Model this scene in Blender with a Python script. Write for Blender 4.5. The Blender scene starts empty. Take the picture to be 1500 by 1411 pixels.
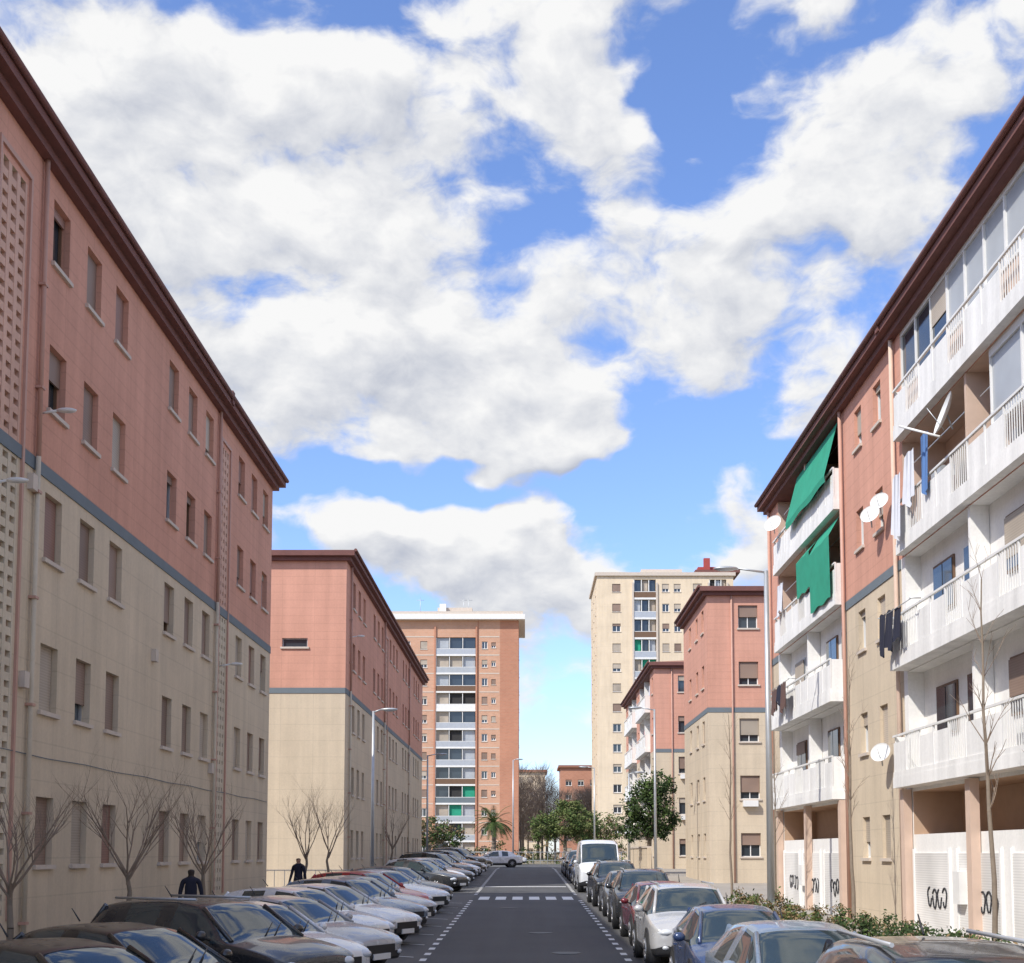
import bpy, bmesh, math, random
from mathutils import Vector, Matrix
random.seed(7)
R=random.Random(11)
scene=bpy.context.scene
rad=math.radians
CAMH=2.3
def g(y):
    if y<22: return 0.0
    if y<90: return (y-22)*0.016
    return 68*0.016

# ------------------------------------------------------------------ materials
def newmat(name):
    m=bpy.data.materials.new(name); m.use_nodes=True
    nt=m.node_tree; b=nt.nodes['Principled BSDF']
    return m,nt,b
def N(nt,t,**k):
    n=nt.nodes.new(t)
    for a,v in k.items(): setattr(n,a,v)
    return n
def mth(nt,op,a,b=None,clamp=False):
    n=nt.nodes.new('ShaderNodeMath'); n.operation=op; n.use_clamp=clamp
    for i,x in enumerate((a,b)):
        if x is None: continue
        if isinstance(x,(int,float)): n.inputs[i].default_value=x
        else: nt.links.new(x,n.inputs[i])
    return n.outputs[0]
def noise(nt,vec,scale,detail=4,rough=.55):
    n=nt.nodes.new('ShaderNodeTexNoise'); n.inputs['Scale'].default_value=scale
    n.inputs['Detail'].default_value=detail; n.inputs['Roughness'].default_value=rough
    if vec is not None: nt.links.new(vec,n.inputs['Vector'])
    return n
def scaled(nt,vec,s):
    n=nt.nodes.new('ShaderNodeVectorMath'); n.operation='MULTIPLY'
    nt.links.new(vec,n.inputs[0]); n.inputs[1].default_value=s
    return n.outputs[0]
def mulcol(nt,col,fac):
    n=nt.nodes.new('ShaderNodeVectorMath'); n.operation='SCALE'
    if isinstance(col,tuple): n.inputs[0].default_value=col
    else: nt.links.new(col,n.inputs[0])
    nt.links.new(fac,n.inputs['Scale'])
    return n.outputs[0]
def simple(name,col,rough=.6,metal=0,var=.12,scale=3,bump=0,spec=.5):
    m,nt,b=newmat(name)
    tc=N(nt,'ShaderNodeTexCoord')
    n=noise(nt,tc.outputs['Object'],scale,2)
    f=mth(nt,'ADD',mth(nt,'MULTIPLY',n.outputs[0],2*var),1-var)
    nt.links.new(mulcol(nt,col,f),b.inputs['Base Color'])
    b.inputs['Roughness'].default_value=rough; b.inputs['Metallic'].default_value=metal
    b.inputs['Specular IOR Level'].default_value=spec
    return m
def wallmat(name,col,joint=.73,jd=.08,streak=.22,blot=.20,vj=0):
    m,nt,b=newmat(name)
    tc=N(nt,'ShaderNodeTexCoord'); v=tc.outputs['Object']
    n1=noise(nt,v,.45,5,.65).outputs[0]
    n2=noise(nt,scaled(nt,v,(1.6,1.6,.10)),1.6,3,.6).outputs[0]
    n3=noise(nt,v,14,2,.6).outputs[0]
    sep=N(nt,'ShaderNodeSeparateXYZ'); nt.links.new(v,sep.inputs[0])
    fr=mth(nt,'FRACT',mth(nt,'DIVIDE',sep.outputs[2],joint))
    j=mth(nt,'LESS_THAN',fr,.03/joint)
    if vj:
        j=mth(nt,'MAXIMUM',j,mth(nt,'LESS_THAN',mth(nt,'FRACT',mth(nt,'DIVIDE',mth(nt,'ADD',sep.outputs[0],sep.outputs[1]),vj)),.03/vj))
    f=mth(nt,'ADD',mth(nt,'MULTIPLY',n1,2*blot),1-blot)
    st=mth(nt,'MULTIPLY',mth(nt,'SUBTRACT',n2,.45),streak*1.6)
    f=mth(nt,'ADD',f,st)
    f=mth(nt,'ADD',f,mth(nt,'MULTIPLY',mth(nt,'SUBTRACT',n3,.5),.18))
    f=mth(nt,'SUBTRACT',f,mth(nt,'MULTIPLY',j,jd))
    nt.links.new(mulcol(nt,col,f),b.inputs['Base Color'])
    b.inputs['Roughness'].default_value=.9; b.inputs['Specular IOR Level'].default_value=.2
    return m
def brickmat(name,c1,c2,mortar):
    m,nt,b=newmat(name)
    tc=N(nt,'ShaderNodeTexCoord'); sep=N(nt,'ShaderNodeSeparateXYZ'); nt.links.new(tc.outputs['Object'],sep.inputs[0])
    cb=N(nt,'ShaderNodeCombineXYZ')
    nt.links.new(mth(nt,'ADD',sep.outputs[0],sep.outputs[1]),cb.inputs[0]); nt.links.new(sep.outputs[2],cb.inputs[1])
    br=N(nt,'ShaderNodeTexBrick'); br.inputs['Scale'].default_value=1
    br.inputs['Brick Width'].default_value=.5; br.inputs['Row Height'].default_value=.22; br.inputs['Mortar Size'].default_value=.02
    nt.links.new(cb.outputs[0],br.inputs['Vector'])
    br.inputs['Color1'].default_value=(*c1,1); br.inputs['Color2'].default_value=(*c2,1); br.inputs['Mortar'].default_value=(*mortar,1)
    n=noise(nt,tc.outputs['Object'],.25,4)
    f=mth(nt,'ADD',mth(nt,'MULTIPLY',n.outputs[0],.4),.8)
    nt.links.new(mulcol(nt,br.outputs['Color'],f),b.inputs['Base Color']); b.inputs['Roughness'].default_value=.9
    return m
def blindmat(name,col):
    m,nt,b=newmat(name)
    tc=N(nt,'ShaderNodeTexCoord'); sep=N(nt,'ShaderNodeSeparateXYZ'); nt.links.new(tc.outputs['Object'],sep.inputs[0])
    fr=mth(nt,'FRACT',mth(nt,'DIVIDE',sep.outputs[2],.055))
    f=mth(nt,'ADD',mth(nt,'MULTIPLY',fr,.25),.8)
    n=noise(nt,tc.outputs['Object'],.5,2)
    f=mth(nt,'MULTIPLY',f,mth(nt,'ADD',n.outputs[0],.5))
    nt.links.new(mulcol(nt,col,f),b.inputs['Base Color']); b.inputs['Roughness'].default_value=.6
    return m
def asphalt(name,c,var=.3):
    m,nt,b=newmat(name)
    tc=N(nt,'ShaderNodeTexCoord'); v=tc.outputs['Object']
    n1=noise(nt,v,.35,5).outputs[0]; n2=noise(nt,v,30,3).outputs[0]
    n3=noise(nt,scaled(nt,v,(1.5,.06,1)),1.2,3).outputs[0]
    f=mth(nt,'ADD',mth(nt,'MULTIPLY',n1,var*2),1-var)
    f=mth(nt,'ADD',f,mth(nt,'MULTIPLY',mth(nt,'SUBTRACT',n2,.5),.5))
    f=mth(nt,'ADD',f,mth(nt,'MULTIPLY',mth(nt,'SUBTRACT',n3,.5),.4))
    nt.links.new(mulcol(nt,c,f),b.inputs['Base Color']); b.inputs['Roughness'].default_value=.8
    bp=N(nt,'ShaderNodeBump'); bp.inputs['Distance'].default_value=.01
    nt.links.new(n2,bp.inputs['Height']); nt.links.new(bp.outputs[0],b.inputs['Normal'])
    return m
M={}
M['pink']=wallmat('pink_render',(.60,.315,.23),joint=.36,jd=.10,vj=1.46)
M['beige']=wallmat('beige_render',(.60,.50,.37),joint=.73,jd=.10,vj=1.46)
M['white']=wallmat('white_wall_paint',(.82,.80,.76),streak=.16,blot=.08,jd=.02)
M['stripe']=simple('grey_blue_band',(.15,.18,.20),.8)
M['eave']=simple('dark_red_eave',(.17,.07,.058),.8,var=.25)
M['tile']=simple('roof_tile',(.30,.14,.09),.9,var=.25,scale=6)
M['trim']=simple('white_trim',(.76,.75,.72),.6,var=.1)
M['rail']=wallmat('painted_balcony',(.78,.765,.73),joint=50,streak=.34,blot=.12)
M['sill']=simple('stone_sill',(.58,.50,.42),.8)
M['alu']=simple('aluminium_frame',(.50,.51,.52),.4,.5)
M['brown']=simple('brown_frame',(.16,.09,.05),.6)
M['glass']=simple('window_glass',(.035,.045,.055),.07,var=.3,scale=.4,spec=.8)
M['bluegl']=simple('grey_glazing',(.40,.42,.44),.25,var=.2,scale=1,spec=.6)
M['blind']=blindmat('roller_blind_tan',(.27,.185,.14))
M['blindp']=blindmat('roller_blind_rose',(.30,.17,.13))
M['blindw']=blindmat('roller_blind_light',(.46,.39,.31))
M['shutter']=blindmat('garage_shutter',(.78,.76,.72))
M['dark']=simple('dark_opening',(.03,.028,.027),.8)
M['pipe']=simple('pink_downpipe',(.50,.29,.22),.6)
M['lattice']=wallmat('lattice_blocks',(.62,.40,.31),joint=50)
M['latticeb']=wallmat('lattice_blocks_beige',(.60,.52,.40),joint=50)
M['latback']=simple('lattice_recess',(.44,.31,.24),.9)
M['green']=simple('green_awning',(.02,.30,.18),.8,var=.2,scale=2)
M['cream']=wallmat('cream_render',(.70,.575,.42),joint=2.9,jd=.12)
M['brick']=brickmat('orange_brick',(.60,.33,.215),(.54,.29,.185),(.50,.38,.29))
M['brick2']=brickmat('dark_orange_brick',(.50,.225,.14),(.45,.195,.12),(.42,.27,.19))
M['metal']=simple('galvanised_steel',(.50,.52,.53),.45,.6)
M['dish']=simple('dish_white',(.74,.74,.72),.5)
M['asph']=asphalt('asphalt',(.078,.080,.083))
M['asph2']=asphalt('parking_asphalt',(.105,.103,.10))
M['pave']=wallmat('pavement_tiles',(.34,.31,.27),joint=9)
M['kerb']=simple('kerb_stone',(.40,.38,.36),.85)
M['paint']=simple('road_paint',(.78,.78,.76),.7,var=.18,scale=8)
M['earth']=simple('dry_ground',(.20,.17,.11),.95,var=.35,scale=.5)
M['bark']=simple('bark',(.23,.185,.14),.95,var=.3,scale=8)
M['twig']=simple('twig',(.27,.205,.155),.95,var=.25,scale=4)
M['leaf1']=simple('leaf_dark',(.035,.06,.02),.8,var=.3,spec=.2)
M['leaf2']=simple('leaf_mid',(.07,.11,.03),.8,var=.3,spec=.2)
M['leaf3']=simple('leaf_light',(.13,.15,.05),.8,var=.3,spec=.2)
M['dry']=simple('dry_leaf',(.22,.155,.085),.9,var=.3,spec=.1)
M['cloth1']=simple('navy_cloth',(.02,.022,.04),.95)
M['cloth2']=simple('white_cloth',(.65,.66,.70),.95)
M['cloth3']=simple('blue_cloth',(.10,.20,.42),.95)
M['cloth4']=simple('brown_cloth',(.12,.07,.06),.95)
M['cloth5']=simple('rose_cloth',(.45,.22,.22),.95)
M['ink']=simple('spray_paint_black',(.03,.03,.035),.7)
M['redp']=simple('red_metal',(.36,.06,.05),.7)
M['pinkcol']=simple('pink_pillar',(.62,.46,.36),.9)
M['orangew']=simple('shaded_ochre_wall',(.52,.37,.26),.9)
M['tyre']=simple('tyre_rubber',(.02,.02,.02),.85)
M['plast']=simple('black_plastic',(.025,.025,.027),.5)
M['cglass']=simple('car_glass',(.03,.045,.05),.04,var=.1,spec=1.0)
M['rim']=simple('wheel_rim',(.45,.45,.46),.35,.8)
M['lampg']=simple('headlamp_lens',(.62,.65,.68),.1,spec=1)
M['tail']=simple('tail_lamp',(.30,.01,.01),.2)
m,nt,b=newmat('car_paint'); oi=N(nt,'ShaderNodeObjectInfo'); nt.links.new(oi.outputs['Color'],b.inputs['Base Color'])
b.inputs['Metallic'].default_value=.15
b.inputs['Coat Weight'].default_value=.6; b.inputs['Coat Roughness'].default_value=.05
tc=N(nt,'ShaderNodeTexCoord'); nn=noise(nt,tc.outputs['Object'],2.5,3)
nt.links.new(mth(nt,'ADD',mth(nt,'MULTIPLY',nn.outputs[0],.25),.15),b.inputs['Roughness'])
M['paintc']=m
M['skin']=simple('skin',(.45,.27,.19),.6); M['hair']=simple('hair',(.03,.02,.015),.7)

# ------------------------------------------------------------------ mesh builder
class MB:
    def __init__(s): s.v=[];s.f=[];s.m=[];s.mats=[];s.sm=[]
    def mi(s,k):
        if k not in s.mats: s.mats.append(k)
        return s.mats.index(k)
    def quad(s,pts,k,sm=False):
        i=len(s.v); s.v+= [tuple(p) for p in pts]; s.f.append(tuple(range(i,i+len(pts)))); s.m.append(s.mi(k)); s.sm.append(sm)
    def hexa(s,c,k):
        i=len(s.v); s.v+=[tuple(p) for p in c]
        for q in ((0,1,2,3),(7,6,5,4),(0,4,5,1),(1,5,6,2),(2,6,7,3),(3,7,4,0)):
            s.f.append(tuple(i+a for a in q)); s.m.append(s.mi(k)); s.sm.append(False)
    def box(s,x0,x1,y0,y1,z0,z1,k):
        s.hexa([(x0,y0,z0),(x1,y0,z0),(x1,y1,z0),(x0,y1,z0),(x0,y0,z1),(x1,y0,z1),(x1,y1,z1),(x0,y1,z1)],k)
    def tube(s,p,q,r0,r1,k,n=8,cap=True):
        p=Vector(p);q=Vector(q);d=(q-p)
        if d.length<1e-6: return
        d.normalize(); a=d.orthogonal().normalized(); bb=d.cross(a)
        i=len(s.v)
        for c,r in ((p,r0),(q,r1)):
            for j in range(n):
                t=2*math.pi*j/n; s.v.append(tuple(c+a*math.cos(t)*r+bb*math.sin(t)*r))
        for j in range(n):
            s.f.append((i+j,i+(j+1)%n,i+n+(j+1)%n,i+n+j)); s.m.append(s.mi(k)); s.sm.append(True)
        if cap:
            s.f.append(tuple(i+j for j in range(n))[::-1]); s.m.append(s.mi(k)); s.sm.append(False)
            s.f.append(tuple(i+n+j for j in range(n))); s.m.append(s.mi(k)); s.sm.append(False)
    def ell(s,c,r,k,nu=12,nv=8,rot=None,vmin=-90,vmax=90):
        i=len(s.v)
        for a in range(nv+1):
            ph=rad(vmin+(vmax-vmin)*a/nv)
            for b_ in range(nu):
                th=2*math.pi*b_/nu
                p=Vector((r[0]*math.cos(ph)*math.cos(th),r[1]*math.cos(ph)*math.sin(th),r[2]*math.sin(ph)))
                if rot is not None: p=rot@p
                s.v.append(tuple(Vector(c)+p))
        for a in range(nv):
            for b_ in range(nu):
                s.f.append((i+a*nu+b_,i+a*nu+(b_+1)%nu,i+(a+1)*nu+(b_+1)%nu,i+(a+1)*nu+b_)); s.m.append(s.mi(k)); s.sm.append(True)
    def mesh(s,name):
        me=bpy.data.meshes.new(name); me.from_pydata(s.v,[],s.f)
        for k in s.mats: me.materials.append(M[k])
        me.polygons.foreach_set('material_index',s.m); me.polygons.foreach_set('use_smooth',s.sm); me.update()
        return me
    def obj(s,name,parent=None,loc=(0,0,0),rz=0):
        o=bpy.data.objects.new(name,s.mesh(name)); scene.collection.objects.link(o)
        o.location=loc; o.rotation_euler=(0,0,rz)
        if parent: o.parent=parent
        return o
def empty(name):
    e=bpy.data.objects.new(name,None); scene.collection.objects.link(e); return e

class Fac:
    """facade in local coordinates: u along the wall, z up, d = depth into the wall"""
    def __init__(s,parts,O,U,Nn): s.p=parts; s.O=Vector(O); s.U=Vector(U); s.N=Vector(Nn)
    def P(s,u,z,d=0): 
        q=s.O+s.U*u-s.N*d; return (q.x,q.y,z)
    def lbox(s,part,u0,u1,z0,z1,d0,d1,k):
        P=s.P
        s.p[part].hexa([P(u0,z0,d0),P(u1,z0,d0),P(u1,z0,d1),P(u0,z0,d1),P(u0,z1,d0),P(u1,z1,d0),P(u1,z1,d1),P(u0,z1,d1)],k)
    def lquad(s,part,u0,u1,z0,z1,d,k): s.p[part].quad([s.P(u0,z0,d),s.P(u1,z0,d),s.P(u1,z1,d),s.P(u0,z1,d)],k)
    def wall(s,u0,u1,z0,z1,ops,matf,extra_u=(),extra_z=(9.6,)):
        us=sorted(set([u0,u1]+[o[0] for o in ops]+[o[1] for o in ops]+[e for e in extra_u if u0<e<u1]))
        zs=sorted(set([z0,z1]+[o[2] for o in ops]+[o[3] for o in ops]+[e for e in extra_z if z0<e<z1]))
        for a,b_ in zip(us,us[1:]):
            for c,d in zip(zs,zs[1:]):
                um=(a+b_)/2; zm=(c+d)/2
                if any(o[0]<um<o[1] and o[2]<zm<o[3] for o in ops): continue
                s.lquad('walls',a,b_,c,d,0,matf(um,zm))
        for o in ops:
            dp=o[4]; k=matf(o[0]-.02,(o[2]+o[3])/2) if len(o)<6 else o[5]
            W=s.p['walls']; P=s.P
            W.quad([P(o[0],o[2]),P(o[0],o[3]),P(o[0],o[3],dp),P(o[0],o[2],dp)],k)
            W.quad([P(o[1],o[2]),P(o[1],o[3]),P(o[1],o[3],dp),P(o[1],o[2],dp)],k)
            W.quad([P(o[0],o[2]),P(o[1],o[2]),P(o[1],o[2],dp),P(o[0],o[2],dp)],k)
            W.quad([P(o[0],o[3]),P(o[1],o[3]),P(o[1],o[3],dp),P(o[0],o[3],dp)],k)
    def window(s,u0,u1,z0,z1,d=.16,frame='alu',blind=None,bk='blind',sill=True,mull=True,fw=.045):
        L=s.lbox
        s.lquad('windows',u0,u1,z0,z1,d+.04,'glass')
        L('windows',u0,u0+fw,z0,z1,d-.02,d+.035,frame); L('windows',u1-fw,u1,z0,z1,d-.02,d+.035,frame)
        L('windows',u0+fw,u1-fw,z0,z0+fw,d-.02,d+.035,frame); L('windows',u0+fw,u1-fw,z1-fw,z1,d-.02,d+.035,frame)
        if mull: L('windows',(u0+u1)/2-fw*.5,(u0+u1)/2+fw*.5,z0+fw,z1-fw,d-.018,d+.033,frame)
        if blind: L('windows',u0+.01,u1-.01,z1-blind*(z1-z0),z1-.002,d-.07,d-.03,bk)
        if sill: L('windows',u0-.07,u1+.07,z0-.07,z0+.012,-.07,d-.021,'sill')

PK=('walls','windows','roof','details')
def mkparts(): return {k:MB() for k in PK}
def finish(name,parts):
    e=empty(name)
    for k,mb in parts.items():
        if mb.f: mb.obj(k,e)
    return e
ZW=15.6; FC=[2.7+2.92*i for i in range(5)]
def pb(u,z): return 'pink' if z>9.6 else 'beige'
def roof(parts,x0,x1,y0,y1,ov=.4,z=ZW):
    r=parts['roof']
    r.box(x0-ov,x1+ov,y0-ov,y1+ov,z+.06,z+.30,'eave')
    r.box(x0-ov*.5,x1+ov*.5,y0-ov*.5,y1+ov*.5,z-.12,z+.06,'eave')
    r.tube((x0-ov-.05,y0-ov,z+.30),(x0-ov-.05,y1+ov,z+.30),.07,.07,'eave',8); r.tube((x1+ov+.05,y0-ov,z+.30),(x1+ov+.05,y1+ov,z+.30),.07,.07,'eave',8)
    xm=(x0+x1)/2; zt=z+.302; o=ov-.04
    A=(x0-o,y0-o,zt);B=(x1+o,y0-o,zt);C=(x1+o,y1+o,zt);D=(x0-o,y1+o,zt);E=(xm,y0+4,zt+.9);F=(xm,y1-4,zt+.9)
    for q in ([A,B,E],[B,C,F,E],[C,D,F],[D,A,E,F]): r.quad(q,'tile')

# ------------------------------------------------------------------ left blocks
def left_block(X,XB,Y0,Y1,groups,lat,pipes,gable_win=None,offs=(0,1.85,3.65),lamp=()):
    p=mkparts(); f=Fac(p,(X,0,0),(0,1,0),(1,0,0)); ops=[];wins=[]
    for gy in groups:
        for o in offs:
            y=gy+o
            if y+.5>Y1 or y-.5<Y0: continue
            for zc in FC:
                a=(y-.43,y+.43,zc-.64,zc+.66,.24); ops.append(a); wins.append(a)
    for (a,b_) in lat: ops.append((a,b_,1.2,14.6,.08))
    f.wall(Y0,Y1,-.6,ZW,ops,pb)
    for w in wins:
        r=R.random(); bl=1.0 if r<.62 else (R.uniform(.35,.9) if r<.9 else .15)
        f.window(*w[:4],d=.19,frame=R.choice(['alu','brown','brown','alu']),blind=bl,bk=R.choice(['blind','blindp','blind','blindw']))
    for (a,b_) in lat:
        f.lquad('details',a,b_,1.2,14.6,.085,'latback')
        n=3; dw=(b_-a)/n
        for i in range(n+1):
            c=a+i*dw; f.lbox('details',c-.07,c+.07,1.2,9.6,.002,.082,'latticeb'); f.lbox('details',c-.07,c+.07,9.6,14.6,.002,.082,'lattice')
        z=1.3
        while z<14.5:
            k='lattice' if z>9.55 else 'latticeb'
            f.lbox('details',a,b_,z,z+.15,.010,.08,k); z+=.27
        f.lbox('details',a-.16,a-.08,1.1,14.75,-.05,0.004,'pipe'); f.lbox('details',b_+.08,b_+.16,1.1,14.75,-.05,0.004,'pipe')
        f.lbox('details',a-.16,b_+.16,14.75,14.85,-.05,0.004,'pipe')
    f.lbox('details',Y0,Y1,9.45,9.70,-.025,.002,'stripe')
    for y in pipes:
        q=f.P(y,0,-.08); p['details'].tube((q[0],q[1],9.7),(q[0],q[1],ZW),.05,.05,'pipe'); p['details'].tube((q[0],q[1],.2),(q[0],q[1],9.7),.05,.05,'latticeb')
        for z in range(1,15,2): f.lbox('details',y-.08,y+.08,z,z+.05,-.14,0,'pipe')
    for (y,z) in lamp:
        q=f.P(y,z); w=p['details']; w.tube(q,(q[0]+.35,q[1],q[2]+.06),.025,.025,'trim'); w.ell((q[0]+.5,q[1],q[2]+.06),(.2,.08,.05),'trim')
    gf=Fac(p,(XB,Y0,0),(1,0,0),(0,-1,0)); W=X-XB; gops=[]
    if gable_win: gops=[(u-XB-w/2,u-XB+w/2,z-h/2,z+h/2,.15) for (u,z,w,h) in gable_win]
    gf.wall(0,W,-.6,ZW,gops,pb)
    for o in gops: gf.window(*o[:4],d=.11,frame='alu',mull=False)
    gf.lbox('details',0,W,9.45,9.70,-.025,.002,'stripe')
    gb=Fac(p,(XB,Y1,0),(1,0,0),(0,1,0)); gb.wall(0,W,-.6,ZW,[],pb)
    bk=Fac(p,(XB,0,0),(0,1,0),(-1,0,0)); bk.wall(Y0,Y1,-.6,ZW,[],pb)
    roof(p,XB,X,Y0,Y1)
    return p,f
p,f=left_block(-9.2,-19.5,3.5,43.8,[7.9,15.7,23.5,31.3,39.0],[(20.7,21.8),(36.4,37.3),(5.2,6.4)],[22.5,35.9,6.9],
               lamp=((22.7,10.6),(36.6,7.9),(20.6,8.6)))
p['roof'].box(-19.9,-8.75,35.8,36.05,ZW+.1,ZW+.5,'eave')
p['roof'].box(-13.5,-12.6,26,27,ZW,ZW+2.0,'pinkcol')
for i in range(20):
    y0=3.5+i*2; p['details'].tube((-9.17,y0,4.1+.03*(i%2)),(-9.17,y0+2,4.1+.03*((i+1)%2)),.009,.009,'stripe',5,False)
for (y,z) in ((22.1,5.3),(35.5,4.6),(29.9,7.0),(22.2,9.0)): f.lbox('details',y,y+.22,z,z+.3,-.12,.004,'sill')
finish('apartment_block',p)
p,f=left_block(-8.1,-18.4,54.8,95.8,[57.4,65.2,73.0,80.8,88.6],[(70.3,71.3)],[56.0,69.6,84.5],
               gable_win=[(-10.4,11.75,1.15,.42)],lamp=((56.0,12.2),))
finish('apartment_block',p)

# ------------------------------------------------------------------ right block (near) with balconies
def dish(mb,c,r,aim):
    aim=Vector(aim).normalized(); q=Vector((0,0,1)).rotation_difference(-aim).to_matrix()
    mb.ell(Vector(c),(r,r,r*.25),'dish',18,5,rot=q,vmin=5,vmax=90)
    mb.tube(Vector(c)-aim*r*.1-Vector((0,0,r*.8)),Vector(c)+aim*r*.7,.01,.01,'metal',5)
    mb.tube(Vector(c)-aim*r*.25,Vector(c)-aim*r*.5-Vector((0,0,.3)),.02,.02,'metal',5)
def cloth(mb,f,u0,u1,z0,z1,d,k):
    n=max(4,int((u1-u0)/.07)); pr=None; ph=R.random()*6
    for i in range(n+1):
        u=u0+(u1-u0)*i/n; dd=d+.05*math.sin(ph+i*1.7)+R.uniform(-.01,.01); zz=z0+R.uniform(0,.09)+.1*math.sin(ph+i*.6)
        c=(f.P(u,zz,dd-.03),f.P(u,z1-.03*math.sin(i*.9),d))
        if pr: mb.quad([pr[0],c[0],c[1],pr[1]],k,True)
        pr=c
def loggia(f,u0,u1,zf,h,style,back='white',rail='mixed',dep=1.1,proj=.25,split=True,seed=0,wash=.5):
    L=f.lbox; bd=dep; rr=random.Random(seed)
    W=u1-u0; half=W/2 if split else W
    if style!='glazed': f.lquad('walls',u0,u1,zf,zf+h,bd,back)
    n=2 if split else 1
    for i in range(n):
        a=u0+i*half
        for (o,w,z0,z1,kind) in ((half*.12,.85,.02,2.1,'door'),(half*.46,1.4,.9,2.1,'win')):
            if style=='glazed': break
            x0=a+o; x1=x0+w
            k=rr.choice(['alu','brown','trim','brown'])
            L('windows',x0,x1,zf+z0,zf+z1,bd-.05,bd-.005,k)
            L('windows',x0+.06,(x0+x1)/2-.03,zf+z0+.07,zf+z1-.07,bd-.07,bd-.052,'glass')
            L('windows',(x0+x1)/2+.03,x1-.06,zf+z0+.07,zf+z1-.07,bd-.07,bd-.052,'glass')
            if rr.random()<.6:
                r=rr.uniform(.2,.7); L('windows',x0+.05,x1-.05,zf+z1-.07-r*(z1-z0),zf+z1-.06,bd-.1,bd-.075,rr.choice(['blind','blindw','brown']))
    def glaz(a0,a1,nd,kf):
        L('windows',a0,a1,zf+.95,zf+1.03,nd,nd+.12,'trim'); L('windows',a0,a1,zf+h-.18,zf+h-.003,nd,nd+.12,'trim')
        m=max(2,int((a1-a0)/1.1)); dw=(a1-a0)/m
        for i in range(m+1):
            c=a0+i*dw; L('windows',max(a0,c-.035),min(a1,c+.035),zf+1.03,zf+h-.18,nd+.005,nd+.11,'trim')
        for i in range(m):
            c=a0+i*dw; k=kf(i,m)
            L('windows',c+.035,c+dw-.035,zf+1.03,zf+h-.18,nd+.05,nd+.07,k)
            if k=='glass' and rr.random()<.5: L('windows',c+.05,c+dw-.05,zf+h-.22-rr.uniform(.3,.9),zf+h-.19,nd+.025,nd+.045,'blindw')
    if style=='glazed':
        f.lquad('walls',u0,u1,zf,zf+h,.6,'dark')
        L('walls',u0,u1,zf,zf+.95,.05,.15,back)
        glaz(u0,u1,.02,lambda i,m:'bluegl' if i<m*.6 else 'glass')
    if style=='part':   # the near half is enclosed with grey panels
        glaz(u0+.02,u0+W*.36,.02,lambda i,m:'bluegl')
    if split and style!='glazed': L('walls',u0+half-.06,u0+half+.06,zf+.003,zf+h-.003,-.02,bd-.01,back)
    if style in('open','part') and dep>.8:
        for i in range(n):
            a=u0+i*half
            for t in range(3):
                x=a+rr.uniform(.3,half-.9); w=rr.uniform(.25,.7); hh=rr.uniform(.7,1.7)
                L('details',x,x+w,zf+.003,zf+hh,.35+t*.02,.75,rr.choice(['trim','brown','bluegl','cloth4','blindw','alu']))
            L('details',a+.3,a+half-.4,zf+1.95,zf+1.97,.14,.16,'metal')
            if rr.random()<wash:
                x=a+rr.uniform(.2,1)
                for t in range(2): cloth(f.p['details'],f,x,x+rr.uniform(.35,.6),zf+rr.uniform(.9,1.3),zf+1.95,.15,rr.choice(['cloth2','cloth3','cloth4','cloth5','cloth2'])); x+=.75
    L('walls',u0-.02,u1+.02,zf-.27,zf-.002,-proj,.0,'rail')
    L('details',u0,u1,zf-.001,zf+.12,-proj+.01,-proj+.09,'rail')
    L('details',u0,u1,zf+.98,zf+1.03,-proj,-proj+.06,'trim')
    for e in (u0+.01,u1-.05): L('details',e,e+.04,zf,zf+1.0,-proj+.06,-.01,'rail')
    npan=int(W/.95); pw=W/npan
    for i in range(npan):
        a=u0+i*pw
        L('details',a,a+.05,zf+.12,zf+.98,-proj+.015,-proj+.055,'trim')
        solid = rail=='solid' or (rail=='mixed' and i%3!=1)
        if solid: L('details',a+.05,a+pw,zf+.12,zf+.84,-proj+.03,-proj+.05,'rail')
        else:
            nb=8
            for j in range(1,nb): 
                c=a+.05+(pw-.05)*j/nb; L('details',c-.009,c+.009,zf+.12,zf+.98,-proj+.02,-proj+.04,'trim')
p=mkparts(); f=Fac(p,(9.5,0,0),(0,1,0),(-1,0,0)); ops=[];wins=[]
secs=[(5.8,14.8),(21.3,30.3),(36.4,45.4)]
for y in (16.9,19.0,32.4,34.3):
    for zc in FC:
        a=(y-.36,y+.36,zc-.55,zc+.6,.2); ops.append(a); wins.append(a)
for (a,b_) in secs:
    for k in range(1,5): ops.append((a,b_,1.24+2.92*k,1.24+2.92*k+2.62,1.1 if k>2 else .4,'white' if k<3 else 'pinkcol'))
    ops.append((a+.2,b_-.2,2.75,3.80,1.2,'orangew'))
def mr(u,z):
    for (a,b_) in secs:
        if a-.3<u<b_+.3 and z<9.75: return 'white' if z<9.6 else 'trim'
    return pb(u,z)
ex=[]
for a,b_ in secs: ex+= [a-.3,b_+.3]
f.wall(3.5,47,-.6,ZW,ops,mr,extra_u=ex)
for w in wins: f.window(*w[:4],frame='trim',blind=R.choice([.3,.6,1,.15]),bk='blindw')
styles={0:['open','open','glazed','open'],1:['open','open','part','glazed'],2:['open','open','open','open']}
rails={0:['mixed']*4,1:['mixed','mixed','mixed','mixed'],2:['mixed','solid','mixed','solid']}
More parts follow.
